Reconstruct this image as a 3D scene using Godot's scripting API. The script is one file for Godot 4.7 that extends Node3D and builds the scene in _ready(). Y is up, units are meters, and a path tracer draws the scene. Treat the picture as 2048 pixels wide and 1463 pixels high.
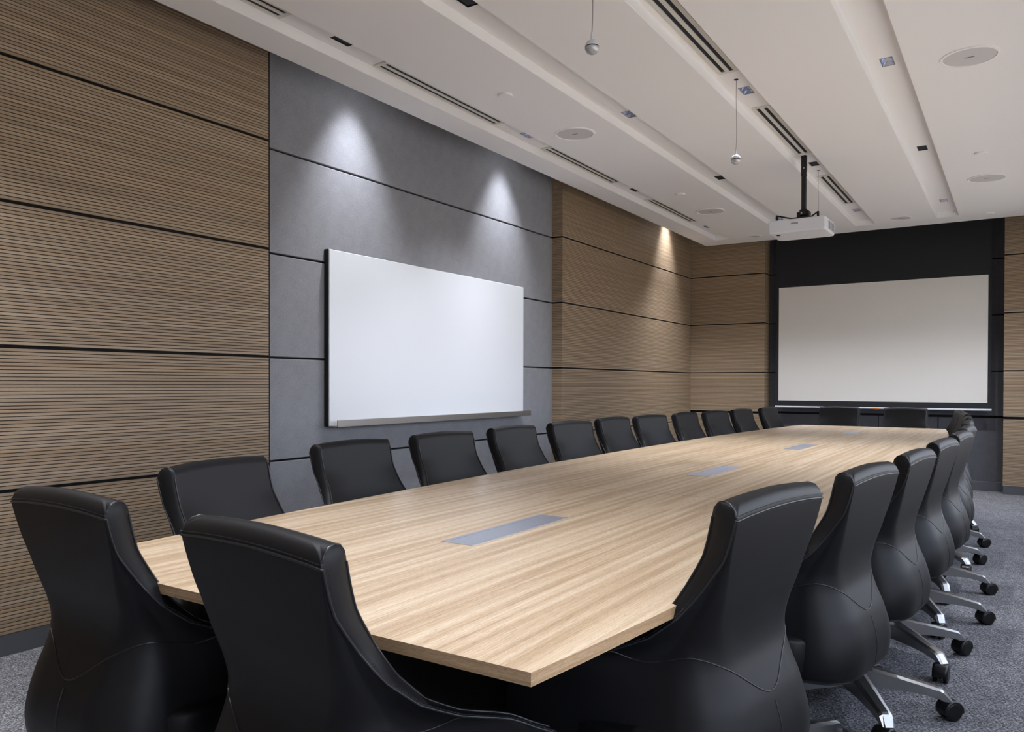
extends Node3D

# ---------------------------------------------------------------- measures (metres)
const EYE := 1.13
const XL := -3.506          # face of the slatted left wall
const XG := -3.614          # face of the grey fabric panels, set back
const ZE := -9.549          # face of the slatted end wall
const ZN := -9.77           # dark panels in the end niche
const XR := 0.78            # right wall
const ZB := 1.45            # wall behind the camera
const YC := 2.83            # underside of the ceiling
const YT := 2.888           # underside inside the ceiling troughs
const JOINTS := [0.6825, 1.2825, 1.8825, 2.4825, 3.0825]
const TROUGHS := [-3.01, -2.235, -1.475, -0.71, 0.052]
const TW := 0.195

class M:
	var v := PackedVector3Array()
	var n := PackedVector3Array()
	var uv := PackedVector2Array()
	func tri(a: Vector3, b: Vector3, c: Vector3, na := Vector3.ZERO, nb := Vector3.ZERO, nc := Vector3.ZERO) -> void:
		var f := (b - a).cross(c - a).normalized()
		v.append_array([a, c, b])
		n.append_array([na if na != Vector3.ZERO else f, nc if nc != Vector3.ZERO else f, nb if nb != Vector3.ZERO else f])
		uv.append_array([Vector2(a.x, a.z), Vector2(c.x, c.z), Vector2(b.x, b.z)])
	func quad(a: Vector3, b: Vector3, c: Vector3, d: Vector3) -> void:
		tri(a, b, c)
		tri(a, c, d)
	func box(lo: Vector3, hi: Vector3, e := 0.0) -> void:
		var c := (lo + hi) * 0.5
		var h := (hi - lo) * 0.5
		e = minf(e, minf(h.x, minf(h.y, h.z)) * 0.9)
		for ax in 3:
			for s in [-1.0, 1.0]:
				var b1 := (ax + 1) % 3
				var b2 := (ax + 2) % 3
				var p := []
				for k in [[-1, -1], [1, -1], [1, 1], [-1, 1]]:
					var q := Vector3.ZERO
					q[ax] = s * h[ax]
					q[b1] = k[0] * (h[b1] - e)
					q[b2] = k[1] * (h[b2] - e)
					p.append(c + q)
				if s > 0:
					quad(p[0], p[1], p[2], p[3])
				else:
					quad(p[3], p[2], p[1], p[0])
		if e <= 0.0:
			return
		for ax in 3:
			var b1 := (ax + 1) % 3
			var b2 := (ax + 2) % 3
			for s1 in [-1.0, 1.0]:
				for s2 in [-1.0, 1.0]:
					var p := []
					for k in [[-1, 0], [1, 0], [1, 1], [-1, 1]]:
						var q := Vector3.ZERO
						q[ax] = k[0] * (h[ax] - e)
						q[b1] = s1 * (h[b1] - (e if k[1] else 0.0))
						q[b2] = s2 * (h[b2] - (0.0 if k[1] else e))
						p.append(c + q)
					var out := Vector3.ZERO
					out[b1] = s1
					out[b2] = s2
					if (p[1] - p[0]).cross(p[2] - p[0]).dot(out) > 0:
						quad(p[0], p[1], p[2], p[3])
					else:
						quad(p[3], p[2], p[1], p[0])
		for sx in [-1.0, 1.0]:
			for sy in [-1.0, 1.0]:
				for sz in [-1.0, 1.0]:
					var s := Vector3(sx, sy, sz)
					var p := []
					for ax in 3:
						var q := Vector3.ZERO
						for k in 3:
							q[k] = s[k] * (h[k] - (0.0 if k == ax else e))
						p.append(c + q)
					if (p[1] - p[0]).cross(p[2] - p[0]).dot(s) > 0:
						tri(p[0], p[1], p[2])
					else:
						tri(p[2], p[1], p[0])
	# rows of points; closed_u joins the last point of a row to its first
	func grid(rows: Array, closed_u := true, closed_v := false) -> void:
		var nr := rows.size()
		var nc: int = rows[0].size()
		var nn := []
		for i in nr:
			var r := PackedVector3Array()
			for j in nc:
				var ju: int = (j + 1) % nc if closed_u else mini(j + 1, nc - 1)
				var jd: int = (j - 1 + nc) % nc if closed_u else maxi(j - 1, 0)
				var iu: int = (i + 1) % nr if closed_v else mini(i + 1, nr - 1)
				var idn: int = (i - 1 + nr) % nr if closed_v else maxi(i - 1, 0)
				var t := (rows[i][ju] as Vector3) - (rows[i][jd] as Vector3)
				var w := (rows[iu][j] as Vector3) - (rows[idn][j] as Vector3)
				r.append(t.cross(w).normalized())
			nn.append(r)
		for i in (nr if closed_v else nr - 1):
			var i2 := (i + 1) % nr
			for j in (nc if closed_u else nc - 1):
				var j2 := (j + 1) % nc
				tri(rows[i][j], rows[i][j2], rows[i2][j2], nn[i][j], nn[i][j2], nn[i2][j2])
				tri(rows[i][j], rows[i2][j2], rows[i2][j], nn[i][j], nn[i2][j2], nn[i2][j])
	func tube(pts: PackedVector3Array, r: float, sides := 6) -> void:
		var rows := []
		var up := Vector3.UP
		for i in pts.size():
			var t := (pts[mini(i + 1, pts.size() - 1)] - pts[maxi(i - 1, 0)]).normalized()
			if i == 0 and absf(t.dot(up)) > 0.9:
				up = Vector3.RIGHT
			var a := (up - t * up.dot(t)).normalized()
			up = a
			var b := t.cross(a)
			var row := []
			for k in sides:
				var ang := TAU * k / sides
				row.append(pts[i] + (a * cos(ang) + b * sin(ang)) * r)
			rows.append(row)
		grid(rows, true)
		for e in [0, pts.size() - 1]:
			for k in sides:
				if e == 0:
					tri(pts[0], rows[0][(k + 1) % sides], rows[0][k])
				else:
					tri(pts[e], rows[e][k], rows[e][(k + 1) % sides])
	# profile of (radius, y); flat along the profile, smooth around
	func lathe(prof_: Array, sides := 24, at := Vector3.ZERO) -> void:
		var prof := prof_.duplicate()
		var area := 0.0
		var loop := prof + [Vector2(0, prof[-1].y), Vector2(0, prof[0].y)]
		for i in loop.size():
			area += (loop[i] as Vector2).cross(loop[(i + 1) % loop.size()])
		if area < 0.0:
			prof.reverse()
		for i in prof.size() - 1:
			var p: Vector2 = prof[i]
			var q: Vector2 = prof[i + 1]
			var d := (q - p).normalized()
			for k in sides:
				var a0 := TAU * k / sides
				var a1 := TAU * (k + 1) / sides
				var e0 := Vector3(cos(a0), 0, sin(a0))
				var e1 := Vector3(cos(a1), 0, sin(a1))
				var n0 := e0 * d.y - Vector3.UP * d.x
				var n1 := e1 * d.y - Vector3.UP * d.x
				var A := at + e0 * p.x + Vector3.UP * p.y
				var B := at + e1 * p.x + Vector3.UP * p.y
				var C := at + e1 * q.x + Vector3.UP * q.y
				var D := at + e0 * q.x + Vector3.UP * q.y
				if p.x > 1e-6:
					tri(A, C, B, n0, n1, n1)
				if q.x > 1e-6:
					tri(A, D, C, n0, n0, n1)
	func sup(c: Vector3, h: Vector3, e := 0.35, nu := 28, nv := 14) -> void:
		var rows := []
		for i in nv + 1:
			var ph := -PI / 2 + PI * i / nv
			var row := []
			for j in nu:
				var th := -TAU * j / nu
				var cp := pow(absf(cos(ph)), e)
				row.append(c + Vector3(h.x * cp * signf(cos(th)) * pow(absf(cos(th)), e), h.y * signf(sin(ph)) * pow(absf(sin(ph)), e), h.z * cp * signf(sin(th)) * pow(absf(sin(th)), e)))
			rows.append(row)
		grid(rows, true)
	func done() -> ArrayMesh:
		var a := []
		a.resize(Mesh.ARRAY_MAX)
		a[Mesh.ARRAY_VERTEX] = v
		a[Mesh.ARRAY_NORMAL] = n
		a[Mesh.ARRAY_TEX_UV] = uv
		var m := ArrayMesh.new()
		m.add_surface_from_arrays(Mesh.PRIMITIVE_TRIANGLES, a)
		return m

# ---------------------------------------------------------------- nodes
var used := {}
var mat := {}

func put(called: String, mesh: Mesh, m: Material, parent: Node = self) -> MeshInstance3D:
	var o := MeshInstance3D.new()
	o.name = numbered(called) if parent == self else numbered(called, parent.get_instance_id())
	o.mesh = mesh
	o.material_override = null
	if mesh is ArrayMesh or mesh is PrimitiveMesh:
		o.set_surface_override_material(0, m)
	parent.add_child(o, true)
	return o

func numbered(called: String, under := 0) -> String:
	var k := "%d/%s" % [under, called]
	used[k] = used.get(k, -1) + 1
	return called if used[k] == 0 else "%s_%03d" % [called, used[k]]

func thing(called: String, label: String, category: String, at := Vector3.ZERO, group := "") -> Node3D:
	var o := Node3D.new()
	o.name = numbered(called)
	o.position = at
	add_child(o, true)
	o.set_meta("label", label)
	o.set_meta("category", category)
	if group:
		o.set_meta("group", group)
	return o

func setting(called: String, label := "") -> Node3D:
	var o := Node3D.new()
	o.name = numbered(called)
	add_child(o, true)
	o.set_meta("kind", "structure")
	if label:
		o.set_meta("label", label)
	return o

func copy(src: Node3D, called: String, label: String, at: Vector3, group: String) -> Node3D:
	var o: Node3D = src.duplicate()
	o.name = numbered(called)
	add_child(o, true)
	o.position = at
	o.set_meta("label", label)
	o.set_meta("group", group)
	return o

func bx(lo: Vector3, hi: Vector3, e := 0.0) -> ArrayMesh:
	var m := M.new()
	m.box(lo, hi, e)
	return m.done()

# ---------------------------------------------------------------- materials
func noise_bytes(w: int, h: int, freq: float, seed_: int, W: int, H: int, oct := 3) -> PackedByteArray:
	var f := FastNoiseLite.new()
	f.seed = seed_
	f.noise_type = FastNoiseLite.TYPE_SIMPLEX
	f.frequency = freq
	f.fractal_octaves = oct
	var im := f.get_seamless_image(w, h)
	im.convert(Image.FORMAT_L8)
	im.resize(W, H, Image.INTERPOLATE_CUBIC)
	return im.get_data()

func wood_texture(seed_: int, dark: Color, mid: Color, light: Color, pore: float, along_y := false, S := 1024) -> ImageTexture:
	var a: PackedByteArray
	var b: PackedByteArray
	var c: PackedByteArray
	if along_y:
		a = noise_bytes(256, 16, 0.03, seed_, S, S)
		b = noise_bytes(S, 24, 0.12, seed_ + 1, S, S, 4)
		c = noise_bytes(S, 128, 0.28, seed_ + 2, S, S, 2)
	else:
		a = noise_bytes(16, 256, 0.03, seed_, S, S)
		b = noise_bytes(24, S, 0.12, seed_ + 1, S, S, 4)
		c = noise_bytes(128, S, 0.28, seed_ + 2, S, S, 2)
	var out := PackedByteArray()
	out.resize(S * S * 3)
	for i in S * S:
		var t := 0.55 * a[i] / 255.0 + 0.45 * b[i] / 255.0
		t = clampf((t - 0.5) * 1.9 + 0.5, 0.0, 1.0)
		var col := dark.lerp(mid, t * 2.0) if t < 0.5 else mid.lerp(light, t * 2.0 - 1.0)
		var p := 1.0 - pore * smoothstep(0.62, 0.8, c[i] / 255.0)
		out[i * 3] = int(col.r * p * 255.0)
		out[i * 3 + 1] = int(col.g * p * 255.0)
		out[i * 3 + 2] = int(col.b * p * 255.0)
	return ImageTexture.create_from_image(Image.create_from_data(S, S, false, Image.FORMAT_RGB8, out))

func carpet_texture() -> Array:
	var S := 512
	var r := RandomNumberGenerator.new()
	r.seed = 77
	var broad := noise_bytes(64, 64, 0.06, 5, S, S)
	var col := PackedByteArray()
	col.resize(S * S * 3)
	var hgt := PackedByteArray()
	hgt.resize(S * S)
	for y in range(0, S, 2):
		for x in range(0, S, 2):
			var k := r.randf()
			var tone := 0.335 + 0.22 * k + (0.16 if r.randf() < 0.13 else 0.0) - (0.15 if r.randf() < 0.2 else 0.0)
			var weave := 0.03 if ((x / 2) % 4 < 2) != ((y / 4) % 4 < 2) else -0.03
			tone += weave
			for dy in 2:
				for dx in 2:
					var i := (y + dy) * S + x + dx
					var t := clampf(tone + 0.05 * (broad[i] / 255.0 - 0.5), 0.05, 0.9)
					col[i * 3] = int(t * 1.0 * 255)
					col[i * 3 + 1] = int(t * 1.0 * 255)
					col[i * 3 + 2] = int(minf(1.0, t * 1.025) * 255)
					hgt[i] = int((0.3 + 0.7 * r.randf()) * 255 * (0.6 + 0.4 * k))
	return [ImageTexture.create_from_image(Image.create_from_data(S, S, false, Image.FORMAT_RGB8, col)), ImageTexture.create_from_image(Image.create_from_data(S, S, false, Image.FORMAT_L8, hgt))]

func fabric_texture() -> ImageTexture:
	var S := 512
	var a := noise_bytes(96, S, 0.25, 31, S, S, 2)
	var b := noise_bytes(S, 96, 0.25, 32, S, S, 2)
	var c := noise_bytes(64, 64, 0.05, 33, S, S, 3)
	var out := PackedByteArray()
	out.resize(S * S * 3)
	for i in S * S:
		var t := 1.0 + 0.16 * (a[i] / 255.0 - 0.5) + 0.14 * (b[i] / 255.0 - 0.5) + 0.05 * (c[i] / 255.0 - 0.5)
		out[i * 3] = int(clampf(t * 0.555, 0, 1) * 255)
		out[i * 3 + 1] = int(clampf(t * 0.558, 0, 1) * 255)
		out[i * 3 + 2] = int(clampf(t * 0.578, 0, 1) * 255)
	return ImageTexture.create_from_image(Image.create_from_data(S, S, false, Image.FORMAT_RGB8, out))

func leather_normal() -> ImageTexture:
	var f := FastNoiseLite.new()
	f.seed = 9
	f.noise_type = FastNoiseLite.TYPE_CELLULAR
	f.cellular_return_type = FastNoiseLite.RETURN_DISTANCE
	f.frequency = 0.09
	f.fractal_octaves = 2
	var im := f.get_seamless_image(512, 512)
	im.convert(Image.FORMAT_RGBA8)
	im.bump_map_to_normal_map(2.0)
	return ImageTexture.create_from_image(im)

func std(albedo: Color, rough: float, metal := 0.0) -> StandardMaterial3D:
	var m := StandardMaterial3D.new()
	m.albedo_color = albedo
	m.roughness = rough
	m.metallic = metal
	return m

func tri_map(m: StandardMaterial3D, scale_: Vector3, in_world := true) -> StandardMaterial3D:
	m.uv1_triplanar = true
	m.uv1_world_triplanar = in_world
	m.uv1_triplanar_sharpness = 8.0
	m.uv1_scale = scale_
	return m

func materials() -> void:
	var w1 := wood_texture(11, Color(0.590, 0.510, 0.415), Color(0.640, 0.560, 0.465), Color(0.690, 0.615, 0.525), 0.10)
	for k in 4:
		var m := std([Color(1, 1, 1), Color(0.95, 0.94, 0.93), Color(1.0, 0.97, 0.93), Color(0.93, 0.92, 0.92)][k], 0.55)
		m.albedo_texture = w1
		tri_map(m, Vector3(0.9, 5.0, 0.9))
		m.uv1_offset = Vector3(0.17 * k, 0.31 * k, 0.23 * k)
		m.resource_name = "oak_slat"
		mat["slat%d" % k] = m
	mat.slat_back = std(Color(0.115, 0.085, 0.060), 0.9)
	mat.gap = std(Color(0.025, 0.025, 0.03), 0.9)
	var t := std(Color(1, 1, 1), 0.36)
	t.albedo_texture = wood_texture(23, Color(0.640, 0.545, 0.430), Color(0.725, 0.635, 0.525), Color(0.790, 0.715, 0.615), 0.17, true)
	t.metallic_specular = 0.45
	tri_map(t, Vector3(2.6, 1.0, 0.62))
	t.resource_name = "oak_veneer"
	mat.table = t
	var te := std(Color(0.93, 0.91, 0.88), 0.45)
	te.albedo_texture = wood_texture(29, Color(0.600, 0.490, 0.370), Color(0.700, 0.585, 0.455), Color(0.780, 0.670, 0.540), 0.20)
	tri_map(te, Vector3(1.3, 5.0, 1.3))
	mat.table_edge = te
	var c := carpet_texture()
	var cm := std(Color(1, 1, 1), 0.95)
	cm.albedo_texture = c[0]
	cm.heightmap_enabled = true
	cm.heightmap_texture = c[1]
	cm.heightmap_scale = 0.35
	cm.metallic_specular = 0.2
	tri_map(cm, Vector3(0.95, 0.95, 0.95))
	mat.carpet = cm
	var fb := fabric_texture()
	var fm := std(Color(1, 1, 1), 0.85)
	fm.albedo_texture = fb
	tri_map(fm, Vector3(2.6, 2.6, 2.6))
	fm.metallic_specular = 0.3
	mat.fabric = fm
	var fd := std(Color(0.62, 0.62, 0.63), 0.8)
	fd.albedo_texture = fb
	fd.metallic_specular = 0.3
	tri_map(fd, Vector3(2.6, 2.6, 2.6))
	mat.fabric_dark = fd
	mat.white = std(Color(0.945, 0.935, 0.93), 0.9)
	mat.white.metallic_specular = 0.2
	mat.vent = std(Color(0.86, 0.845, 0.81), 0.6)
	mat.slot = std(Color(0.10, 0.115, 0.15), 0.7)
	mat.grille = std(Color(0.80, 0.79, 0.785), 0.85)
	mat.board = std(Color(0.90, 0.915, 0.94), 0.22)
	mat.skirting = std(Color(0.33, 0.335, 0.35), 0.55)
	mat.steel = std(Color(0.62, 0.60, 0.58), 0.38, 1.0)
	mat.steel_dark = std(Color(0.20, 0.195, 0.19), 0.45, 0.6)
	mat.aluminium = std(Color(0.80, 0.82, 0.86), 0.35, 0.85)
	mat.lid = std(Color(0.72, 0.74, 0.79), 0.36, 0.75)
	mat.polished = std(Color(0.70, 0.70, 0.70), 0.30, 1.0)
	mat.black = std(Color(0.06, 0.06, 0.065), 0.5)
	mat.black_matt = std(Color(0.075, 0.08, 0.09), 0.75)
	mat.black_rubber = std(Color(0.05, 0.05, 0.055), 0.35)
	mat.laminate = std(Color(0.06, 0.06, 0.065), 0.5)
	mat.screen = std(Color(0.88, 0.865, 0.84), 0.85)
	mat.screen_black = std(Color(0.12, 0.125, 0.14), 0.8)
	mat.plastic = std(Color(0.83, 0.835, 0.86), 0.45)
	mat.plastic_grey = std(Color(0.42, 0.42, 0.44), 0.5)
	mat.orange = std(Color(0.85, 0.45, 0.12), 0.6)
	mat.wire = std(Color(0.60, 0.56, 0.56), 0.6)
	mat.reflector = std(Color(0.78, 0.82, 0.92), 0.22, 1.0)
	mat.mic_grille = std(Color(0.74, 0.75, 0.76), 0.35, 0.5)
	var le := std(Color(0.055, 0.055, 0.063), 0.47)
	le.normal_enabled = true
	le.normal_texture = leather_normal()
	le.normal_scale = 0.12
	le.metallic_specular = 0.36
	tri_map(le, Vector3(14, 14, 14), false)
	le.resource_name = "black_leather"
	mat.leather = le
	mat.piping = std(Color(0.10, 0.10, 0.11), 0.34)
	mat.thread = std(Color(0.27, 0.28, 0.31), 0.5)
	var em := std(Color(1, 1, 1), 0.5)
	em.emission_enabled = true
	em.emission = Color(1.0, 0.96, 0.9)
	em.emission_energy_multiplier = 12.0
	em.resource_name = "lamp_glow"
	mat.glow = em
	var gm := std(Color(0.9, 0.95, 0.97, 0.06), 0.02)
	gm.transparency = BaseMaterial3D.TRANSPARENCY_ALPHA
	mat.glass = gm

# ---------------------------------------------------------------- lights
func spot(called: String, at: Vector3, towards: Vector3, energy: float, angle: float, size: float, col: Color, blend := 1.0) -> void:
	var l := SpotLight3D.new()
	l.name = called
	add_child(l, true)
	var up := Vector3.FORWARD if absf(towards.normalized().y) > 0.9 else Vector3.UP
	l.look_at_from_position(at, at + towards, up)
	l.light_energy = energy
	l.light_color = col
	l.light_size = size
	l.spot_angle = angle
	l.spot_angle_attenuation = blend
	l.spot_range = 16.0
	l.spot_attenuation = 2.0
	l.shadow_enabled = true

# ================================================================ the scene
func _ready() -> void:
	# camera, measured from the vanishing points of the walls
	var cam := Camera3D.new()
	cam.name = "camera"
	add_child(cam)
	cam.position = Vector3(0, EYE, 0)
	cam.basis = Basis(Vector3.UP, 0.577407) * Basis(Vector3.RIGHT, -0.0100947) * Basis(Vector3.BACK, 0.0023222)
	var f_px := 1555.4
	cam.projection = Camera3D.PROJECTION_FRUSTUM
	cam.near = 0.05
	cam.far = 60.0
	cam.size = 1463.0 / f_px * cam.near
	cam.frustum_offset = Vector2(0.0, 52.45 / f_px * cam.near)
	cam.current = true
	# sky and exposure
	var env := Environment.new()
	env.background_mode = Environment.BG_SKY
	var sk := ProceduralSkyMaterial.new()
	sk.sky_top_color = Color(0.76, 0.81, 0.90)
	sk.sky_horizon_color = Color(0.91, 0.92, 0.945)
	sk.ground_horizon_color = Color(0.80, 0.795, 0.79)
	sk.ground_bottom_color = Color(0.66, 0.65, 0.64)
	sk.sun_angle_max = 1.0
	var sky := Sky.new()
	sky.sky_material = sk
	env.sky = sky
	env.background_energy_multiplier = SKY_E
	env.tonemap_mode = Environment.TONE_MAPPER_LINEAR
	env.tonemap_exposure = 1.0
	env.sdfgi_enabled = true
	env.ssao_enabled = true
	env.ssil_enabled = true
	var we := WorldEnvironment.new()
	we.name = "world_environment"
	we.environment = env
	add_child(we)

	materials()
	shell()
	ceiling()
	wall_panels()
	niche()
	whiteboard()
	projection_screen()
	table()
	chairs()
	ceiling_fittings()
	projector()
	microphones()

const RIB := [-9.0, 1.0, 0.7, 2.2]   # ribbon window: z from, z to, sill, head
const SKY_E := 5.6
const LAMP_E := 2.75
const WASH_E := 5.6

# ---------------------------------------------------------------- room shell
func shell() -> void:
	var fl := put("floor", bx(Vector3(XG - 0.4, -0.1, ZN - 0.3), Vector3(XR + 0.25, 0, ZB + 0.2)), mat.carpet)
	fl.set_meta("kind", "structure")
	# the right wall, outside the frame: a long ribbon window lets the daylight in
	var wr := setting("wall_right")
	put("pier", bx(Vector3(XR, 0, ZN - 0.3), Vector3(XR + 0.15, 3.5, RIB[0])), mat.white, wr)
	put("pier", bx(Vector3(XR, 0, RIB[1]), Vector3(XR + 0.15, 3.5, ZB + 0.2)), mat.white, wr)
	put("parapet", bx(Vector3(XR, 0, RIB[0]), Vector3(XR + 0.15, RIB[2], RIB[1])), mat.white, wr)
	put("lintel", bx(Vector3(XR, RIB[3], RIB[0]), Vector3(XR + 0.15, 3.5, RIB[1])), mat.white, wr)
	var wn := setting("window_1")
	var bays := 6
	for k in bays + 1:
		var z: float = lerpf(RIB[0] + 0.03, RIB[1] - 0.03, float(k) / bays)
		put("mullion", bx(Vector3(XR + 0.05, RIB[2], z - 0.025), Vector3(XR + 0.11, RIB[3], z + 0.025), 0.004), mat.steel_dark, wn)
		if k < bays:
			var z2: float = lerpf(RIB[0] + 0.03, RIB[1] - 0.03, float(k + 1) / bays)
			put("pane", bx(Vector3(XR + 0.075, RIB[2] + 0.01, z + 0.025), Vector3(XR + 0.083, RIB[3] - 0.01, z2 - 0.025)), mat.glass, wn)
	put("wall_front", bx(Vector3(XG - 0.4, 0, ZB), Vector3(XR + 0.15, 3.5, ZB + 0.2)), mat.white).set_meta("kind", "structure")

func ceiling() -> void:
	var c := setting("ceiling")
	var z1 := ZB - 0.02
	var z0 := -9.32
	var edges := [-3.23]
	for t in TROUGHS:
		edges.append(t)
		edges.append(t + TW)
	edges.append(0.50)
	for k in range(0, edges.size(), 2):
		put("ceiling_panel", bx(Vector3(edges[k], YC, z0 if k == 0 or k == edges.size() - 2 else -9.0), Vector3(edges[k + 1], YC + 0.12, z1), 0.002), mat.white, c)
	put("ceiling_panel", bx(Vector3(edges[1], YC, z0), Vector3(edges[edges.size() - 2], YC + 0.12, -9.0), 0.002), mat.white, c)
	put("ceiling_soffit", bx(Vector3(XG - 0.4, 3.395, ZN - 0.3), Vector3(XR + 0.15, 3.55, ZB + 0.2)), mat.white, c)
	# trough tops, cut round the square fittings
	for t in TROUGHS:
		var m := M.new()
		var z := -9.0
		for zc in [-8.45, -6.505, -4.67, -2.88, -0.89]:
			m.box(Vector3(t, YT, z), Vector3(t + TW, YT + 0.05, zc - 0.0625))
			m.box(Vector3(t, YT, zc - 0.0625), Vector3(t + 0.066, YT + 0.05, zc + 0.0625))
			m.box(Vector3(t + 0.130, YT, zc - 0.0625), Vector3(t + TW, YT + 0.05, zc + 0.0625))
			z = zc + 0.0625
		m.box(Vector3(t, YT, z), Vector3(t + TW, YT + 0.05, z1))
		put("trough_panel", m.done(), mat.white, c)

# slats: horizontal bars, pitch 15 mm
func slat_rows(y0: float, y1: float) -> Array:
	var out := []
	var count := int(round((y1 - y0) / 0.015))
	var pitch := (y1 - y0) / count
	for k in count:
		out.append([y0 + pitch * k + 0.0015, y0 + pitch * (k + 1) - 0.0015])
	return out

func panel_spans() -> Array:
	var out := []
	var y := 0.0886
	for j in JOINTS:
		if j > 3.0:
			out.append([y, 3.39])
			break
		out.append([y, j - 0.006])
		y = j + 0.006
	return out

func wall_panels() -> void:
	var r := RandomNumberGenerator.new()
	r.seed = 4
	var wl := setting("wall_left", "left wall of oak slat panels with grey fabric panels between")
	put("wall_core", bx(Vector3(XG - 0.4, 0, ZN - 0.3), Vector3(XG - 0.03, 3.5, ZB + 0.2)), mat.gap, wl)
	put("wall_core", bx(Vector3(XG - 0.03, 0, ZN - 0.3), Vector3(XL - 0.014, 3.4, -6.24)), mat.gap, wl)
	put("wall_core", bx(Vector3(XG - 0.03, 0, -2.915), Vector3(XL - 0.014, 3.4, ZB + 0.2)), mat.gap, wl)
	# near section, every slat its own piece
	var zA := -2.8955
	var near_slat := {}
	for span in panel_spans():
		var p := put("wood_panel", bx(Vector3(XL - 0.014, span[0], zA - 0.012), Vector3(XL - 0.0075, span[1], ZB)), mat.slat_back, wl)
		for s in slat_rows(span[0], span[1]):
			var h := snappedf(s[1] - s[0], 0.0001)
			if not near_slat.has(h):
				near_slat[h] = bx(Vector3(XL - 0.0075, 0, zA), Vector3(XL, h, ZB), 0.0008)
			var o := put("slat", near_slat[h], mat["slat%d" % [0, 0, 1, 2, 0, 3, 1, 2][r.randi() % 8]], p)
			o.position.y = s[0]
	# far section with its return facing the camera
	for span in panel_spans():
		var p := put("wood_panel", bx(Vector3(XL - 0.014, span[0], ZE - 0.02), Vector3(XL - 0.0075, span[1], -6.231)), mat.slat_back, wl)
		put("panel_return", bx(Vector3(XG - 0.02, span[0], -6.24), Vector3(XL - 0.014, span[1], -6.231)), mat.slat_back, p)
		for k in 3:
			var m := M.new()
			var rows := slat_rows(span[0], span[1])
			for i in rows.size():
				if i % 3 != k:
					continue
				m.box(Vector3(XL - 0.0075, rows[i][0], ZE), Vector3(XL, rows[i][1], -6.2235), 0.0008)
				m.box(Vector3(XG - 0.02, rows[i][0], -6.231), Vector3(XL - 0.0075, rows[i][1], -6.2235), 0.0008)
			put("slats", m.done(), mat["slat%d" % k], p).set_meta("kind", "stuff")
	# grey fabric panels
	var y := 0.0886
	for j in JOINTS:
		var top: float = j - 0.006 if j < 3.0 else 3.39
		put("fabric_panel", bx(Vector3(XG - 0.026, y, -6.232), Vector3(XG, top, -2.88), 0.003), mat.fabric, wl)
		y = j + 0.006
	# end wall either side of the niche
	var we := setting("wall_back", "end wall of oak slats round a dark recess behind the screen")
	put("wall_core", bx(Vector3(XG - 0.4, 0, ZN - 0.3), Vector3(XR + 0.15, 3.5, ZN - 0.03)), mat.gap, we)
	put("wall_core", bx(Vector3(XL - 0.02, 0, ZN - 0.03), Vector3(-2.5905, 3.4, ZE - 0.014)), mat.gap, we)
	put("wall_core", bx(Vector3(-0.1175, 0, ZN - 0.03), Vector3(XR, 3.4, ZE - 0.014)), mat.gap, we)
	var spans := [[0.0886, 0.781], [0.807, JOINTS[1] - 0.006], [JOINTS[1] + 0.006, JOINTS[2] - 0.006], [JOINTS[2] + 0.006, JOINTS[3] - 0.006], [JOINTS[3] + 0.006, 3.39]]
	for side in [[XL, -2.576, 1], [-0.132, XR, -1]]:
		for span in spans:
			var p := put("wood_panel", bx(Vector3(side[0], span[0], ZE - 0.014), Vector3(side[1], span[1], ZE - 0.0075)), mat.slat_back, we)
			for k in 3:
				var m := M.new()
				var rows := slat_rows(span[0], span[1])
				for i in rows.size():
					if i % 3 != k:
						continue
					m.box(Vector3(side[0], rows[i][0], ZE - 0.0075), Vector3(side[1], rows[i][1], ZE), 0.0008)
					if side[2] > 0:
						m.box(Vector3(-2.5835, rows[i][0], ZN - 0.02), Vector3(-2.576, rows[i][1], ZE - 0.0075), 0.0008)
					else:
						m.box(Vector3(-0.132, rows[i][0], ZN - 0.02), Vector3(-0.1245, rows[i][1], ZE - 0.0075), 0.0008)
				put("slats", m.done(), mat["slat%d" % k], p).set_meta("kind", "stuff")
	# skirting
	var b := put("baseboard_left", bx(Vector3(XL - 0.012, 0, zA), Vector3(XL - 0.002, 0.0886, ZB)), mat.skirting)
	b.set_meta("kind", "structure")
	b = put("baseboard_left", bx(Vector3(XG - 0.026, 0, -6.232), Vector3(XG + 0.002, 0.0886, -2.88)), mat.skirting)
	b.set_meta("kind", "structure")
	b = put("baseboard_left", bx(Vector3(XL - 0.012, 0, ZE), Vector3(XL - 0.002, 0.0886, -6.226)), mat.skirting)
	b.set_meta("kind", "structure")
	b = put("baseboard_back", bx(Vector3(XL, 0, ZE - 0.012), Vector3(-2.578, 0.0886, ZE - 0.002)), mat.skirting)
	b.set_meta("kind", "structure")
	b = put("baseboard_back", bx(Vector3(-0.130, 0, ZE - 0.012), Vector3(XR, 0.0886, ZE - 0.002)), mat.skirting)
	b.set_meta("kind", "structure")
	b = put("baseboard_back", bx(Vector3(-2.576, 0, ZN - 0.02), Vector3(-0.132, 0.1, ZN + 0.012), 0.003), mat.skirting)
	b.set_meta("kind", "structure")

func niche() -> void:
	var w: Node3D = get_node("wall_back")
	var xs := [-2.574, -1.953, -1.347, -0.745, -0.134]
	# lower panels with upright joints
	for k in 4:
		put("dark_panel", bx(Vector3(xs[k] + 0.004, 0.1, ZN - 0.02), Vector3(xs[k + 1] - 0.004, 0.781, ZN), 0.002), mat.fabric_dark, w)
	var ys := [0.807, JOINTS[1], JOINTS[2], JOINTS[3], 3.39]
	for k in 4:
		put("dark_panel", bx(Vector3(-2.574, ys[k] + (0.006 if k else 0.0), ZN - 0.02), Vector3(-0.134, ys[k + 1] - (0.006 if k < 3 else 0.0), ZN), 0.002), mat.fabric_dark, w)

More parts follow.
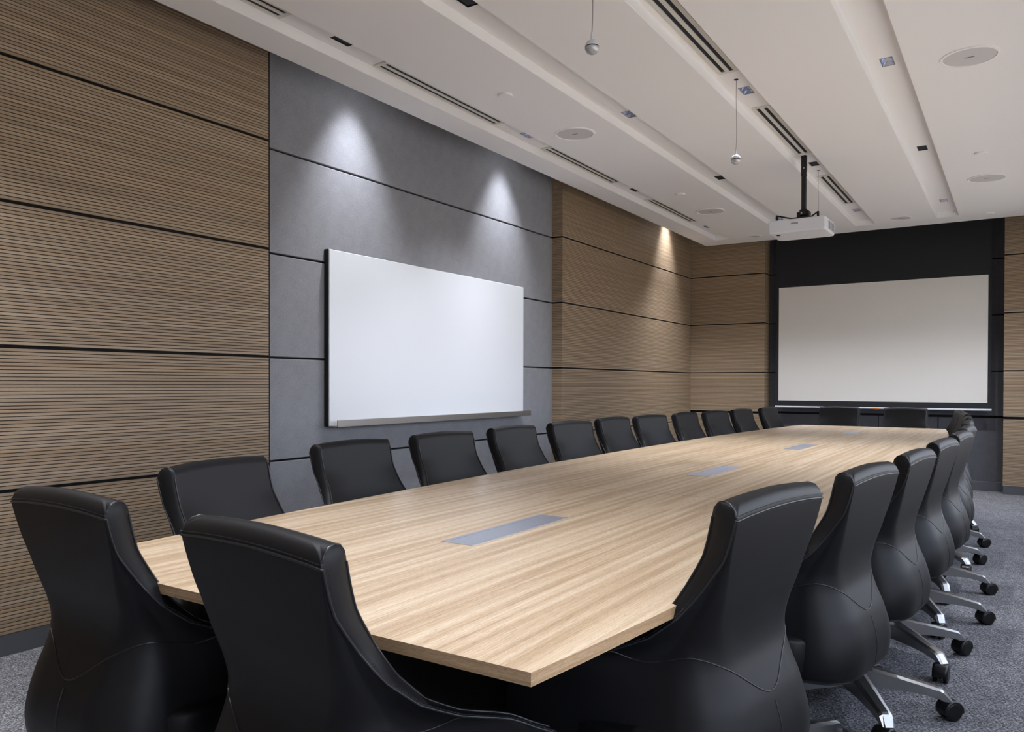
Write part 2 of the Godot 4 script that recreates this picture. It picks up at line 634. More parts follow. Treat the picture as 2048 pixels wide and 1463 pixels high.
func whiteboard() -> void:
	var o := thing("whiteboard", "large white board with grey steel marker tray on grey fabric wall", "whiteboard", Vector3(XG, 0.865, -4.53))
	put("board", bx(Vector3(0.036, 0.004, -1.128), Vector3(0.044, 1.098, 1.118), 0.002), mat.board, o)
	put("board_frame", bx(Vector3(0.0, 0.0, -1.131), Vector3(0.036, 1.1, 1.121), 0.002), mat.steel_dark, o)
	var m := M.new()
	m.box(Vector3(0.040, 0.0, -1.131), Vector3(0.118, 0.005, 1.121), 0.001)
	m.box(Vector3(0.113, 0.0, -1.131), Vector3(0.120, 0.042, 1.121), 0.001)
	put("marker_tray", m.done(), mat.steel, o)

func projection_screen() -> void:
	var z := ZE - 0.1
	var o := thing("projection_screen", "pulled-down projection screen with black border and white lower bar", "projection screen", Vector3(-1.356, 0.86, z))
	var m := M.new()
	# black masking: a wide drop above, narrow borders at the sides and below
	m.box(Vector3(-1.116, 1.442, -0.0015), Vector3(1.112, 2.235, 0.0015))
	m.box(Vector3(-1.116, 0.02, -0.0015), Vector3(-1.080, 1.442, 0.0015))
	m.box(Vector3(1.080, 0.02, -0.0015), Vector3(1.112, 1.442, 0.0015))
	m.box(Vector3(-1.080, 0.02, -0.0015), Vector3(1.080, 0.085, 0.0015))
	put("masking_border", m.done(), mat.screen_black, o)
	put("viewing_surface", bx(Vector3(-1.080, 0.085, -0.001), Vector3(1.080, 1.442, 0.001)), mat.screen, o)
	var b := M.new()
	b.tube(PackedVector3Array([Vector3(-1.122, 0.01, 0), Vector3(1.118, 0.01, 0)]), 0.011, 10)
	var bar := put("bottom_bar", b.done(), mat.plastic, o)
	put("pull_tab", bx(Vector3(-0.02, -0.003, 0.008), Vector3(0.03, 0.012, 0.014), 0.002), mat.orange, bar)
	# roller case in the slot above the ceiling
	var c := M.new()
	c.box(Vector3(-1.16, 2.07, -0.05), Vector3(1.15, 2.17, 0.05), 0.01)
	put("roller_case", c.done(), mat.black, o)

# ---------------------------------------------------------------- table
const TX := -1.165
func table_half(z: float) -> float:
	var s := clampf((z + 7.955) / 7.062, 0.0, 1.0)
	return 0.615 + 0.18 * pow(4.0 * s * (1.0 - s), 0.9)

func table() -> void:
	var o := thing("conference_table", "very long boat-shaped oak conference table with black pedestals", "table", Vector3(TX, 0, -4.424))
	var zs := [-0.893, -2.625, -4.42, -6.2, -7.955]
	var boxes := [-1.755, -3.455, -5.11, -6.90]
	for k in 4:
		var m := M.new()
		var e := M.new()
		var z0: float = zs[k] - (0.0009 if k else 0.0)
		var z1: float = zs[k + 1] + (0.0009 if k < 3 else 0.0)
		var n := 14
		for i in n:
			var a := lerpf(z0, z1, float(i) / n)
			var b := lerpf(z0, z1, float(i + 1) / n)
			var wa := table_half(a)
			var wb := table_half(b)
			var A := Vector3(-wa, 0.74, a + 4.424)
			var B := Vector3(wa, 0.74, a + 4.424)
			var C := Vector3(wb, 0.74, b + 4.424)
			var D := Vector3(-wb, 0.74, b + 4.424)
			var dn := Vector3(0, -0.0195, 0)
			m.quad(A, B, C, D)
			m.quad(A + dn, D + dn, C + dn, B + dn)
			e.quad(B + dn, C + dn, C, B)
			e.quad(D + dn, A + dn, A, D)
			if i == 0:
				e.quad(A + dn, B + dn, B, A)
			if i == n - 1:
				e.quad(C + dn, D + dn, D, C)
		var top := put("table_top", m.done(), mat.table, o)
		put("table_edge", e.done(), mat.table_edge, top)
		# flush power box
		var c := Vector3(0.015, 0.7405, boxes[k] + 4.424)
		var hb := 0.237
		var f := M.new()
		f.box(c + Vector3(-0.049, -0.004, -hb), c + Vector3(-0.034, 0.0008, hb))
		f.box(c + Vector3(0.040, -0.004, -hb), c + Vector3(0.049, 0.0008, hb))
		f.box(c + Vector3(-0.034, -0.004, -hb), c + Vector3(0.040, 0.0008, -hb + 0.018))
		f.box(c + Vector3(-0.034, -0.004, hb - 0.018), c + Vector3(0.040, 0.0008, hb))
		var pb := put("power_box", f.done(), mat.lid, o)
		pb.set_meta("label", "flush brushed aluminium power box with hinged lid")
		put("lid", bx(c + Vector3(-0.0325, -0.004, -hb + 0.0185), c + Vector3(0.0395, 0.0008, hb - 0.0185)), mat.lid, pb)
		put("slot", bx(c + Vector3(-0.034, -0.004, -hb + 0.018), c + Vector3(-0.0325, 0.0003, hb - 0.018)), mat.black, pb)
		# pedestal and the rail under the top
		var pz: float = (z0 + z1) * 0.5 + 4.424
		var half := 0.445
		put("pedestal", bx(Vector3(-0.375, 0.0, pz - half), Vector3(0.385, 0.66, pz + half), 0.004), mat.laminate, o)
		put("rail", bx(Vector3(-0.30, 0.66, pz - 0.62), Vector3(0.30, 0.7205, pz + 0.62), 0.003), mat.laminate, o)

# ---------------------------------------------------------------- chair
func key(tab: Array, y: float) -> float:
	if y <= tab[0][0]:
		return tab[0][1]
	for i in tab.size() - 1:
		if y <= tab[i + 1][0]:
			var t: float = (y - tab[i][0]) / (tab[i + 1][0] - tab[i][0])
			var p0: float = tab[maxi(i - 1, 0)][1]
			var p3: float = tab[mini(i + 2, tab.size() - 1)][1]
			return lerpf(lerpf(tab[i][1], tab[i + 1][1], t), cubic_interpolate(tab[i][1], tab[i + 1][1], p0, p3, t), 0.55)
	return tab[-1][1]

# all by height: rear face forward of the welt, rear half width, wing reach, wing half width, band depth, thickness, corner radius
const REAR := [[0.370, 0.018], [0.390, 0.006], [0.440, 0.000], [0.480, 0.004], [0.530, 0.019], [0.570, 0.037], [0.605, 0.051], [0.640, 0.055], [0.680, 0.050], [0.730, 0.036], [0.800, 0.018], [0.880, 0.000]]
const HALF := [[0.370, 0.215], [0.420, 0.222], [0.470, 0.218], [0.550, 0.203], [0.640, 0.185], [0.730, 0.184], [0.810, 0.187], [0.880, 0.191]]
const REACH := [[0.370, 0.400], [0.420, 0.425], [0.470, 0.425], [0.520, 0.405], [0.555, 0.360], [0.580, 0.300], [0.600, 0.255], [0.630, 0.156], [0.660, 0.094], [0.700, 0.056], [0.750, 0.032], [0.810, 0.008], [0.880, 0.003]]
const WING := [[0.370, 0.275], [0.420, 0.292], [0.500, 0.300], [0.555, 0.297], [0.580, 0.288], [0.600, 0.272], [0.630, 0.250], [0.660, 0.230], [0.700, 0.209], [0.750, 0.194], [0.810, 0.190], [0.880, 0.191]]
const BAND := [[0.370, 0.012], [0.600, 0.013], [0.630, 0.016], [0.660, 0.023], [0.700, 0.032], [0.750, 0.039], [0.810, 0.046], [0.880, 0.049]]
const THICK := [[0.370, 0.130], [0.500, 0.100], [0.580, 0.072], [0.660, 0.056], [0.750, 0.050], [0.880, 0.050]]
const CORNER := [[0.370, 0.105], [0.480, 0.110], [0.560, 0.095], [0.630, 0.065], [0.700, 0.035], [0.760, 0.020], [0.800, 0.014], [0.880, 0.010]]
const ZREAR := 0.24

func half_path(hb: float, rc: float, hf: float, u0: float, uf: float) -> PackedVector2Array:
	var out := PackedVector2Array()
	rc = minf(rc, maxf((uf - u0) * 0.8, 0.0005))
	for k in 5:
		out.append(Vector2((hb - rc) * k / 5.0, u0))
	for k in 6:
		var a := PI / 2 * k / 5.0
		out.append(Vector2(hb - rc + rc * sin(a), u0 + rc - rc * cos(a)))
	for k in range(1, 9):
		var t := k / 8.0
		out.append(Vector2(lerpf(hb, hf, pow(t, 1.35)), lerpf(u0 + rc, uf, t)))
	return out

func outer_half(y: float) -> PackedVector2Array:
	return half_path(key(HALF, y), key(CORNER, y), key(WING, y), 0.0, key(REACH, y))

func inner_half(y: float) -> PackedVector2Array:
	var th := key(THICK, y)
	var uf := maxf(key(REACH, y) + key(BAND, y), th + 0.002)
	var hf := key(WING, y) - lerpf(0.018, 0.012, smoothstep(0.55, 0.75, y))
	var out := PackedVector2Array()
	for k in 19:
		var t := k / 18.0
		out.append(Vector2(hf * t, th + (uf - th) * pow(t, 2.4)))
	return out

func at_shell(p: Vector2, s: float, y: float) -> Vector3:
	var yy := y + 0.009 * (1.0 - pow(p.x / 0.19, 2.0)) * smoothstep(0.80, 0.90, y)
	return Vector3(p.x * s, yy, ZREAR - p.y - key(REAR, minf(y, 0.88)))

func shell_loop(y: float, inset: float, side := 0.0, y_draw := -1.0) -> Array:
	var o := outer_half(y)
	var q := inner_half(y)
	var N := o.size()
	var yd := y if y_draw < 0 else y_draw
	var op := PackedVector2Array()
	var qp := PackedVector2Array()
	for k in N:
		var mid := (o[k] + q[k]) * 0.5
		var a := o[k].lerp(mid, inset)
		var b := q[k].lerp(mid, inset)
		a.x *= 1.0 - side
		b.x *= 1.0 - side
		op.append(a)
		qp.append(b)
	var band := PackedVector2Array()
	for k in range(1, 4):
		var t := k / 4.0
		var d := qp[N - 1] - op[N - 1]
		var nrm := Vector2(d.y, -d.x).normalized()
		if nrm.x < 0:
			nrm = -nrm
		band.append(op[N - 1] + d * t + nrm * minf(0.007, d.length() * 0.12) * (1.0 - inset) * sin(PI * t))
	var row := []
	for k in range(N - 1, -1, -1):
		row.append(at_shell(op[k], 1.0, yd))
	for k in range(1, N):
		row.append(at_shell(op[k], -1.0, yd))
	for p in band:
		row.append(at_shell(p, -1.0, yd))
	for k in range(N - 1, -1, -1):
		row.append(at_shell(qp[k], -1.0, yd))
	for k in range(1, N):
		row.append(at_shell(qp[k], 1.0, yd))
	for k in range(2, -1, -1):
		row.append(at_shell(band[k], 1.0, yd))
	return row

func chair_shell() -> ArrayMesh:
	var rows := []
	rows.append(shell_loop(0.375, 0.9, 0.03, 0.374))
	rows.append(shell_loop(0.375, 0.45, 0.02, 0.374))
	rows.append(shell_loop(0.377, 0.10, 0.008, 0.378))
	var y := 0.39
	while y < 0.8799:
		rows.append(shell_loop(y, 0.0))
		y += 0.0115
	rows.append(shell_loop(0.88, 0.0))
	for k in range(1, 7):
		var a := PI / 2 * k / 6.0
		rows.append(shell_loop(0.88, (1.0 - cos(a)) * 0.98, 0.03 * pow(k / 6.0, 4.0), 0.88 + 0.029 * sin(a)))
	var m := M.new()
	var turned := []
	for r in rows:
		var q: Array = r.duplicate()
		q.reverse()
		turned.append(q)
	m.grid(turned, true)
	var N := outer_half(0.5).size()
	for e in [0, rows.size() - 1]:
		var r: Array = rows[e]
		var T := r.size()
		var no := 2 * N - 1
		for k in no - 1:
			var a: Vector3 = r[k]
			var b: Vector3 = r[k + 1]
			var c: Vector3 = r[no + 3 + (no - 1) - (k + 1)]
			var d: Vector3 = r[no + 3 + (no - 1) - k]
			if e != 0:
				m.quad(a, d, c, b)
			else:
				m.quad(a, b, c, d)
	return m.done()

func outer_at(y: float, k: float, s: float) -> Vector3:
	var o := outer_half(y)
	var i := int(floor(k))
	var p := o[mini(i, o.size() - 1)].lerp(o[mini(i + 1, o.size() - 1)], k - i)
	return at_shell(p, s, y)

func make_chair() -> Node3D:
	var o := Node3D.new()
	o.name = "office_chair"
	put("back_shell", chair_shell(), mat.leather, o)
	var cush := M.new()
	cush.sup(Vector3(0, 0.445, -0.035), Vector3(0.255, 0.055, 0.185), 0.34)
	put("seat_cushion", cush.done(), mat.leather, o)
	# welts along both edges of the band and over the crest
	var N := outer_half(0.5).size()
	var w := M.new()
	var st := M.new()
	for s in [-1.0, 1.0]:
		for inner in [false, true]:
			var pts := PackedVector3Array()
			var y := 0.56
			while y <= 0.8801:
				var h := inner_half(y) if inner else outer_half(y)
				pts.append(at_shell(h[N - 1], s, y))
				y += 0.01
			w.tube(pts, 0.0022, 6)
			if not inner:
				dashes(st, pts, Vector3(0.0, 0.0, -0.007), 0.0065)
	var top := PackedVector3Array()
	for k in range(N - 1, -1, -1):
		top.append(outer_at(0.879, k, 1.0))
	for k in range(1, N):
		top.append(outer_at(0.879, k, -1.0))
	w.tube(top, 0.0022, 6)
	dashes(st, top, Vector3(0, 0.007, 0.001), 0.0065)
	for s in [-1.0, 1.0]:
		var cp := PackedVector3Array()
		for k in range(0, 7):
			var a := PI * k / 6.0
			var mid := (outer_half(0.88)[N - 1] + inner_half(0.88)[N - 1]) * 0.5
			var dv := outer_half(0.88)[N - 1] - mid
			cp.append(at_shell(Vector2(mid.x * 0.985 + dv.x * cos(a), mid.y + dv.y * cos(a)), s, 0.88 + 0.0285 * sin(a)))
		w.tube(cp, 0.0022, 6)
	put("piping", w.done(), mat.piping, o)
	var sp := put("stitching", st.done(), mat.thread, o)
	sp.set_meta("kind", "stuff")
	# lower seam: from each wing round to a point low on the back
	var sm := M.new()
	for s in [-1.0, 1.0]:
		var pts := PackedVector3Array()
		for i in 26:
			var t := i / 25.0
			var k := (N - 1) * (1.0 - t)
			var y := 0.625 - 0.02 * smoothstep(0.0, 0.35, t) + 0.02 * smoothstep(0.3, 0.55, t) - 0.09 * pow(smoothstep(0.5, 1.0, t), 1.2)
			var p := outer_at(y, k, s)
			pts.append(p)
		sm.tube(pts, 0.0016, 5)
	var keel := PackedVector3Array()
	for i in 9:
		keel.append(outer_at(0.520 - 0.135 * i / 8.0, 0.0, 1.0))
	sm.tube(keel, 0.0016, 5)
	put("seam", sm.done(), mat.piping, o)
	# underside, mechanism, column
	var un := M.new()
	un.sup(Vector3(0, 0.385, -0.02), Vector3(0.215, 0.022, 0.18), 0.4, 24, 8)
	put("seat_pan", un.done(), mat.black, o)
	put("tilt_mechanism", bx(Vector3(-0.07, 0.325, -0.11), Vector3(0.07, 0.372, 0.09), 0.012), mat.black, o)
	var col := M.new()
	col.lathe([Vector2(0.0, 0.07), Vector2(0.032, 0.072), Vector2(0.036, 0.09), Vector2(0.036, 0.135), Vector2(0.026, 0.142), Vector2(0.026, 0.27), Vector2(0.019, 0.272), Vector2(0.019, 0.33), Vector2(0, 0.33)], 20)
	put("column", col.done(), mat.polished, o)
	# five arms and casters
	var arm := M.new()
	var secs := []
	for q in [[0.020, 0.158, 0.085, 0.033, 0.017], [0.08, 0.152, 0.085, 0.032, 0.016], [0.16, 0.136, 0.086, 0.029, 0.014], [0.24, 0.117, 0.080, 0.025, 0.012], [0.290, 0.105, 0.068, 0.022, 0.011], [0.300, 0.100, 0.062, 0.021, 0.010], [0.326, 0.070, 0.060, 0.018, 0.012]]:
		var r: float = q[0]
		secs.append([Vector3(-q[4], q[1], r), Vector3(-q[3], q[1] - 0.006, r), Vector3(-q[3] * 0.9, q[2] + 0.004, r), Vector3(-q[3] * 0.5, q[2], r), Vector3(q[3] * 0.5, q[2], r), Vector3(q[3] * 0.9, q[2] + 0.004, r), Vector3(q[3], q[1] - 0.006, r), Vector3(q[4], q[1], r)])
	for i in secs.size() - 1:
		for k in 8:
			var k2 := (k + 1) % 8
			arm.quad(secs[i][k], secs[i][k2], secs[i + 1][k2], secs[i + 1][k])
	for k in range(1, 7):
		arm.tri(secs[-1][0], secs[-1][k], secs[-1][k + 1])
	var arm_mesh := arm.done()
	var hood := M.new()
	var rows := []
	for i in 15:
		var a := deg_to_rad(-15.0 + 205.0 * i / 14.0)
		var row := []
		for p in [[-0.0225, 0.025], [-0.0225, 0.0305], [-0.015, 0.0325], [0.015, 0.0325], [0.0225, 0.0305], [0.0225, 0.025]]:
			row.append(Vector3(-p[0], 0.028 + p[1] * sin(a), 0.016 - p[1] * cos(a)))
		rows.append(row)
	hood.grid(rows, false)
	hood.box(Vector3(-0.006, 0.014, -0.010), Vector3(0.006, 0.050, 0.040), 0.003)
	hood.lathe([Vector2(0.0, 0.035), Vector2(0.010, 0.037), Vector2(0.010, 0.062), Vector2(0, 0.062)], 12)
	var hood_mesh := hood.done()
	var wh := M.new()
	for s in [-1.0, 1.0]:
		var prof := [Vector2(0.0, -0.008), Vector2(0.022, -0.008), Vector2(0.0275, -0.005), Vector2(0.028, 0.0), Vector2(0.0275, 0.005), Vector2(0.022, 0.008), Vector2(0.0, 0.008)]
		var t := M.new()
		t.lathe(prof, 22)
		for q in t.v.size():
			var i: int = q - q % 3 + [0, 2, 1][q % 3]
			var p := t.v[i]
			var nn := t.n[i]
			wh.v.append(Vector3(p.y + s * 0.0155, p.x + 0.028, p.z + 0.016))
			wh.n.append(Vector3(nn.y, nn.x, nn.z))
			wh.uv.append(Vector2.ZERO)
	var wheel_mesh := wh.done()
	for k in 5:
		var b := Basis(Vector3.UP, TAU * k / 5.0)
		var a := put("base_arm", arm_mesh, mat.polished, o)
		a.transform = Transform3D(b, Vector3.ZERO)
		var ca := put("caster", hood_mesh, mat.black_rubber, o)
		ca.transform = Transform3D((b * Basis(Vector3.UP, [0.5, -0.6, 1.2, 2.6, -0.9][k])).scaled(Vector3.ONE * 1.15), b * Vector3(0, 0, 0.306))
		put("wheel", wheel_mesh, mat.black_rubber, ca)
	return o

func dashes(m: M, pts: PackedVector3Array, off: Vector3, step: float) -> void:
	var run := 0.0
	for i in pts.size() - 1:
		var d := pts[i + 1] - pts[i]
		var L := d.length()
		if L < 1e-6:
			continue
		while run < L:
			var p := pts[i] + d * (run / L) + off
			var t := d.normalized() * 0.0021
			var up := Vector3(0.0009, 0.0009, 0.0)
			m.quad(p - t - up, p + t - up, p + t + up, p - t + up)
			var sd := Vector3(0.0, 0.0009, 0.0011)
			m.quad(p - t - sd, p + t - sd, p + t + sd, p - t + sd)
			run += step
		run -= L

var proto: Node3D
func seat(rear: Vector2, dir: Vector2, label: String, group: String, spin: float, lift := 0.0) -> void:
	var o: Node3D = proto.duplicate()
	o.name = numbered("office_chair")
	add_child(o, true)
	dir = dir.normalized()
	var p := rear + dir * ZREAR
	o.transform = Transform3D(Basis(Vector3.UP, atan2(-dir.x, -dir.y)), Vector3(p.x, 0, p.y))
	o.set_meta("label", label)
	o.set_meta("category", "chair")
	o.set_meta("group", group)
	for c in o.get_children():
		if str(c.name).begins_with("base_arm") or str(c.name).begins_with("caster"):
			c.transform = Transform3D(Basis(Vector3.UP, spin), Vector3.ZERO) * c.transform
		elif str(c.name) != "column":
			c.position.y += lift

func chairs() -> void:
	proto = make_chair()
	var g := "black leather chairs round the conference table"
	seat(Vector2(-1.60, -0.795), Vector2(0.03, -1), "black leather swivel chair at the near table end, leftmost, seen from behind", g, 0.2)
	seat(Vector2(-0.975, -0.758), Vector2(0.12, -1), "black leather swivel chair at the near table end, large in front, seen from behind", g, 0.9)
	var left := [
		[-1.93, -1.39, -0.17, "black leather chair nearest the camera in the left row, before the slatted wood"],
		[-2.165, -2.165, 0.03, "second black leather chair from the camera in the left row, below whiteboard's near corner"],
		[-2.195, -2.765, 0.10, "third black leather chair from the camera in the left row, below the whiteboard"],
		[-2.24, -3.405, 0.06, "fourth black leather chair from the camera in the left row, below whiteboard's far end"],
		[-2.235, -4.025, 0.18, "fifth black leather chair from the camera in the left row, by the far slats' corner"],
		[-2.28, -4.685, 0.10, "sixth black leather chair from the camera in the left row, before far slats"],
		[-2.22, -5.175, 0.19, "seventh black leather chair from the camera in the left row, before far slats"],
		[-2.215, -5.845, 0.08, "eighth black leather chair from the camera in the left row, near the room corner"],
		[-2.145, -6.365, 0.18, "ninth black leather chair from the camera in the left row, before end wall slats"],
		[-2.12, -7.005, 0.14, "tenth black leather chair from the camera in the left row, before end wall slats"],
		[-2.085, -7.76, 0.12, "farthest black leather chair of the left row, beside the screen's lower left corner"]]
	for k in left.size():
		var c: Array = left[k]
		seat(Vector2(c[0], c[1]), Vector2(1, c[2]), c[3], g, [0.3, 0.7, 1.1, 0.0, 0.5, 0.9, 0.2, 0.6, 1.0, 0.1, 0.8][k])
	var right := [
		[-0.363, -1.485, 0.16, "black leather chair nearest the camera in the right row, its back seen whole", 0.05, 0.022],
		[-0.305, -2.22, 0.14, "second black leather chair from the camera in the right row", 0.2, 0.006],
		[-0.260, -2.90, 0.11, "third black leather chair from the camera in the right row", 0.35],
		[-0.228, -3.57, 0.11, "fourth black leather chair from the camera in the right row", 0.63],
		[-0.200, -4.21, 0.10, "fifth black leather chair from the camera in the right row", 0.3],
		[-0.205, -4.86, 0.06, "sixth black leather chair from the camera in the right row", 0.2],
		[-0.235, -5.56, 0.0, "seventh black leather chair from the camera in the right row", 0.5],
		[-0.27, -6.30, -0.08, "eighth black leather chair from the camera in the right row", 0.1],
		[-0.325, -7.05, -0.15, "ninth black leather chair from the camera in the right row", 0.7],
		[-0.395, -7.72, -0.2, "farthest black leather chair of the right row, below the screen's right end", 0.4]]
	for c in right:
		seat(Vector2(c[0], c[1]), Vector2(-1, -c[2]), c[3], g, c[4], c[5] if c.size() > 5 else 0.0)
	seat(Vector2(-1.515, -8.40), Vector2(0.02, 1), "black leather chair at the far table end, left one facing us below the screen", g, 0.3)
	seat(Vector2(-0.915, -8.40), Vector2(0.0, 1), "black leather chair at the far table end, right one facing us below the screen", g, 0.6)
	proto.free()

# ---------------------------------------------------------------- ceiling fittings
func make_downlight(lit: bool) -> Node3D:
	var o := Node3D.new()
	o.name = "downlight"
	var fr := M.new()
	for s in [-1.0, 1.0]:
		fr.box(Vector3(s * 0.0300 - 0.0015, -0.001, -0.0615), Vector3(s * 0.0300 + 0.0015, 0.048, 0.0615))
		fr.box(Vector3(-0.0315, -0.001, s * 0.0605 - 0.0015), Vector3(0.0315, 0.048, s * 0.0605 + 0.0015))
	fr.box(Vector3(-0.0315, 0.048, -0.062), Vector3(0.0315, 0.05, 0.062))
	put("housing", fr.done(), mat.black if not lit else mat.plastic_grey, o)
	if not lit:
		put("cover_plate", bx(Vector3(-0.0285, 0.003, -0.059), Vector3(0.0285, 0.006, 0.059)), mat.slot, o)
		return o
	for s in [-1.0, 1.0]:
		var m := M.new()
		var c := Vector3(0, 0, s * 0.0297)
		var a := 0.0283
		var b := 0.0115
		for k in 4:
			var t0 := PI / 2 * k - PI / 4
			var t1 := t0 + PI / 2
			var p0 := Vector3(cos(t0), 0, sin(t0)) * sqrt(2.0)
			var p1 := Vector3(cos(t1), 0, sin(t1)) * sqrt(2.0)
			var pm := (p0 + p1) * 0.5
			var lo0 := c + p0 * a
			var lo1 := c + p1 * a
			var hi0 := c + p0 * b + Vector3.UP * 0.042
			var hi1 := c + p1 * b + Vector3.UP * 0.042
			var mid := c + pm * (a + b) * 0.40 + Vector3.UP * 0.021
			m.tri(lo1, lo0, mid)
			m.tri(lo0, hi0, mid)
			m.tri(hi0, hi1, mid)
			m.tri(hi1, lo1, mid)
		put("reflector", m.done(), mat.reflector, o)
		put("lamp", bx(c + Vector3(-b, 0.041, -b), c + Vector3(b, 0.044, b)), mat.glow, o)
	return o

func place_name(k: int) -> String:
	return ["groove by left wall", "second groove from left", "projector pole's groove", "fourth groove from left", "rightmost groove"][k]

func ceiling_fittings() -> void:
	var lit := make_downlight(true)
	var dark := make_downlight(false)
	var rows_lit := [[-0.89, "over the near table end"], [-4.67, "nearer the camera"], [-8.45, "near the screen end"]]
	for k in 5:
		var x: float = TROUGHS[k] + 0.098
		for r in rows_lit:
			var o := copy(lit, "downlight", "lit square downlight %s, in the %s" % [r[1], place_name(k)], Vector3(x, YT, r[0]), "lit downlights in the ceiling grooves")
			o.set_meta("category", "downlight")
			spot("downlight_beam", Vector3(x, YT - 0.004, r[0]), Vector3.DOWN, LAMP_E, 50.0, 0.035, Color(0.95, 0.965, 1.0))
		for r in [[-2.88, "nearer the camera"], [-6.505, "farther away"]]:
			var o := copy(dark, "unlit_fitting", "dark unlit square fitting %s, in the %s" % [r[1], place_name(k)], Vector3(x, YT, r[0]), "unlit dark fittings in the ceiling grooves")
			o.set_meta("category", "light fitting")
	lit.free()
	dark.free()
	# wall washers hidden in the slot along the left wall
	for z in [-0.3, -3.63, -5.36, -8.69]:
		var o := thing("wall_washer", "small spotlight in the slot above %s" % {-0.3: "the near wood slats", -3.63: "the whiteboard's near end", -5.36: "the whiteboard's far end", -8.69: "the far wood slats"}[z], "spotlight", Vector3(-3.365, 3.30, z), "spotlights in the left wall slot")
		var m := M.new()
		m.lathe([Vector2(0.0, 0.04), Vector2(0.035, 0.04), Vector2(0.035, 0.0), Vector2(0.030, 0.0), Vector2(0.030, 0.012)], 20)
		put("housing", m.done(), mat.black, o)
		var l := M.new()
		l.lathe([Vector2(0.030, 0.012), Vector2(0.0, 0.012)], 20)
		put("lamp", l.done(), mat.glow, o)
		spot("wall_washer_beam", Vector3(-3.365, 3.292, z), Vector3(-0.02, -1, 0), WASH_E, 31.0, 0.03, Color(0.95, 0.965, 1.0), 1.0)
	# air vents: a frame with two slots
	var vent := func(w: float, L: float, called: String, label: String, at: Vector3, group: String) -> void:
		var o := thing(called, label, "air vent", at, group)
		var h := w / 2
		var m := M.new()
		var s0 := -h + w * 0.17
		var s1 := -h + w * 0.385
		var s2 := -h + w * 0.585
		var s3 := -h + w * 0.79
		var e := L / 2
		for q in [[-h, s0], [s1, s2], [s3, h]]:
			m.box(Vector3(q[0], -0.007, -e), Vector3(q[1], -0.0005, e), 0.001)
		for s in [-1.0, 1.0]:
			for q in [[s0, s1], [s2, s3]]:
				m.box(Vector3(q[0], -0.007, s * (e - 0.0125) - 0.0125), Vector3(q[1], -0.0005, s * (e - 0.0125) + 0.0125))
		put("vent_frame", m.done(), mat.vent, o)
		for q in [[s0, s1], [s2, s3]]:
			put("slot", bx(Vector3(q[0], -0.0022, -e + 0.025), Vector3(q[1], -0.0005, e - 0.025)), mat.slot, o)
	var g1 := "twin-slot vents in the middle ceiling groove"
	vent.call(0.113, 1.19, "air_vent", "cream twin-slot vent nearest the camera in the middle ceiling groove", Vector3(-1.377, YT, -3.745), g1)
	vent.call(0.113, 1.19, "air_vent", "cream twin-slot vent ending at the projector pole, middle ceiling groove", Vector3(-1.377, YT, -5.575), g1)
	vent.call(0.113, 1.19, "air_vent", "cream twin-slot vent farthest away, behind the projector, middle ceiling groove", Vector3(-1.377, YT, -7.49), g1)
	var g2 := "twin-slot vents in the left wall groove"
	vent.call(0.105, 1.19, "air_vent", "thin twin-slot vent cut by the top edge of the photo, left wall groove", Vector3(-2.94, YT, -1.94), g2)
	vent.call(0.105, 1.17, "air_vent", "long thin twin-slot vent above the whiteboard, left wall groove", Vector3(-2.94, YT, -3.77), g2)
	vent.call(0.105, 1.19, "air_vent", "third thin twin-slot vent from the camera, left wall groove beside a speaker", Vector3(-2.94, YT, -5.575), g2)
	vent.call(0.105, 1.19, "air_vent", "farthest thin twin-slot vent, left wall groove above the far slats", Vector3(-2.94, YT, -7.49), g2)
	# speakers
	var sp := func(label: String, x: float, z: float, r: float) -> void:
		var o := thing("ceiling_speaker", label, "speaker", Vector3(x, YC, z), "round flush ceiling speakers")
		var m := M.new()
		m.lathe([Vector2(r, 0.0), Vector2(r * 0.99, -0.005), Vector2(r * 0.90, -0.006), Vector2(r * 0.885, -0.0015)], 48)
		put("rim", m.done(), mat.white, o)
		var q := M.new()
		q.lathe([Vector2(r * 0.885, -0.0015), Vector2(0.0, -0.003)], 48)
		put("grille", q.done(), mat.grille, o)
		put("badge", bx(Vector3(-0.022, -0.0042, -0.004), Vector3(0.022, -0.0028, 0.004), 0.0005), mat.plastic_grey, o)
	sp.call("large round ceiling speaker at the upper right, nearest the camera", -0.225, -4.675, 0.138)
	sp.call("round ceiling speaker beside the left wall groove above the whiteboard's far end", -2.535, -4.665, 0.138)
	sp.call("round ceiling speaker left of the projector, over the far slatted wall", -2.545, -7.455, 0.138)
	sp.call("round ceiling speaker at the right, farther from the camera", -0.232, -7.48, 0.142)
	sp.call("round ceiling speaker above the projection screen, between two grooves", -1.02, -8.80, 0.103)
	sp.call("small round ceiling disc left of the projector, near the far corner", -2.546, -8.975, 0.075)
	var det := func(label: String, x: float, z: float, r: float) -> void:
		var o := thing("ceiling_detector", label, "detector", Vector3(x, YC, z), "small round flush detectors")
		var m := M.new()
		m.lathe([Vector2(r, 0.0), Vector2(r, -0.008), Vector2(r * 0.93, -0.011), Vector2(0.0, -0.0115)], 36)
		put("cover", m.done(), mat.white, o)
	det.call("small white round cover plate on the ceiling above the whiteboard", -2.54, -3.82, 0.042)
	det.call("small white round cover plate on the ceiling left of the projector", -2.54, -6.645, 0.042)
	det.call("small white round cover plate on the ceiling at the far right", -0.243, -6.645, 0.042)
	det.call("small round cover plate on the ceiling above the screen's right end", -0.252, -9.01, 0.042)

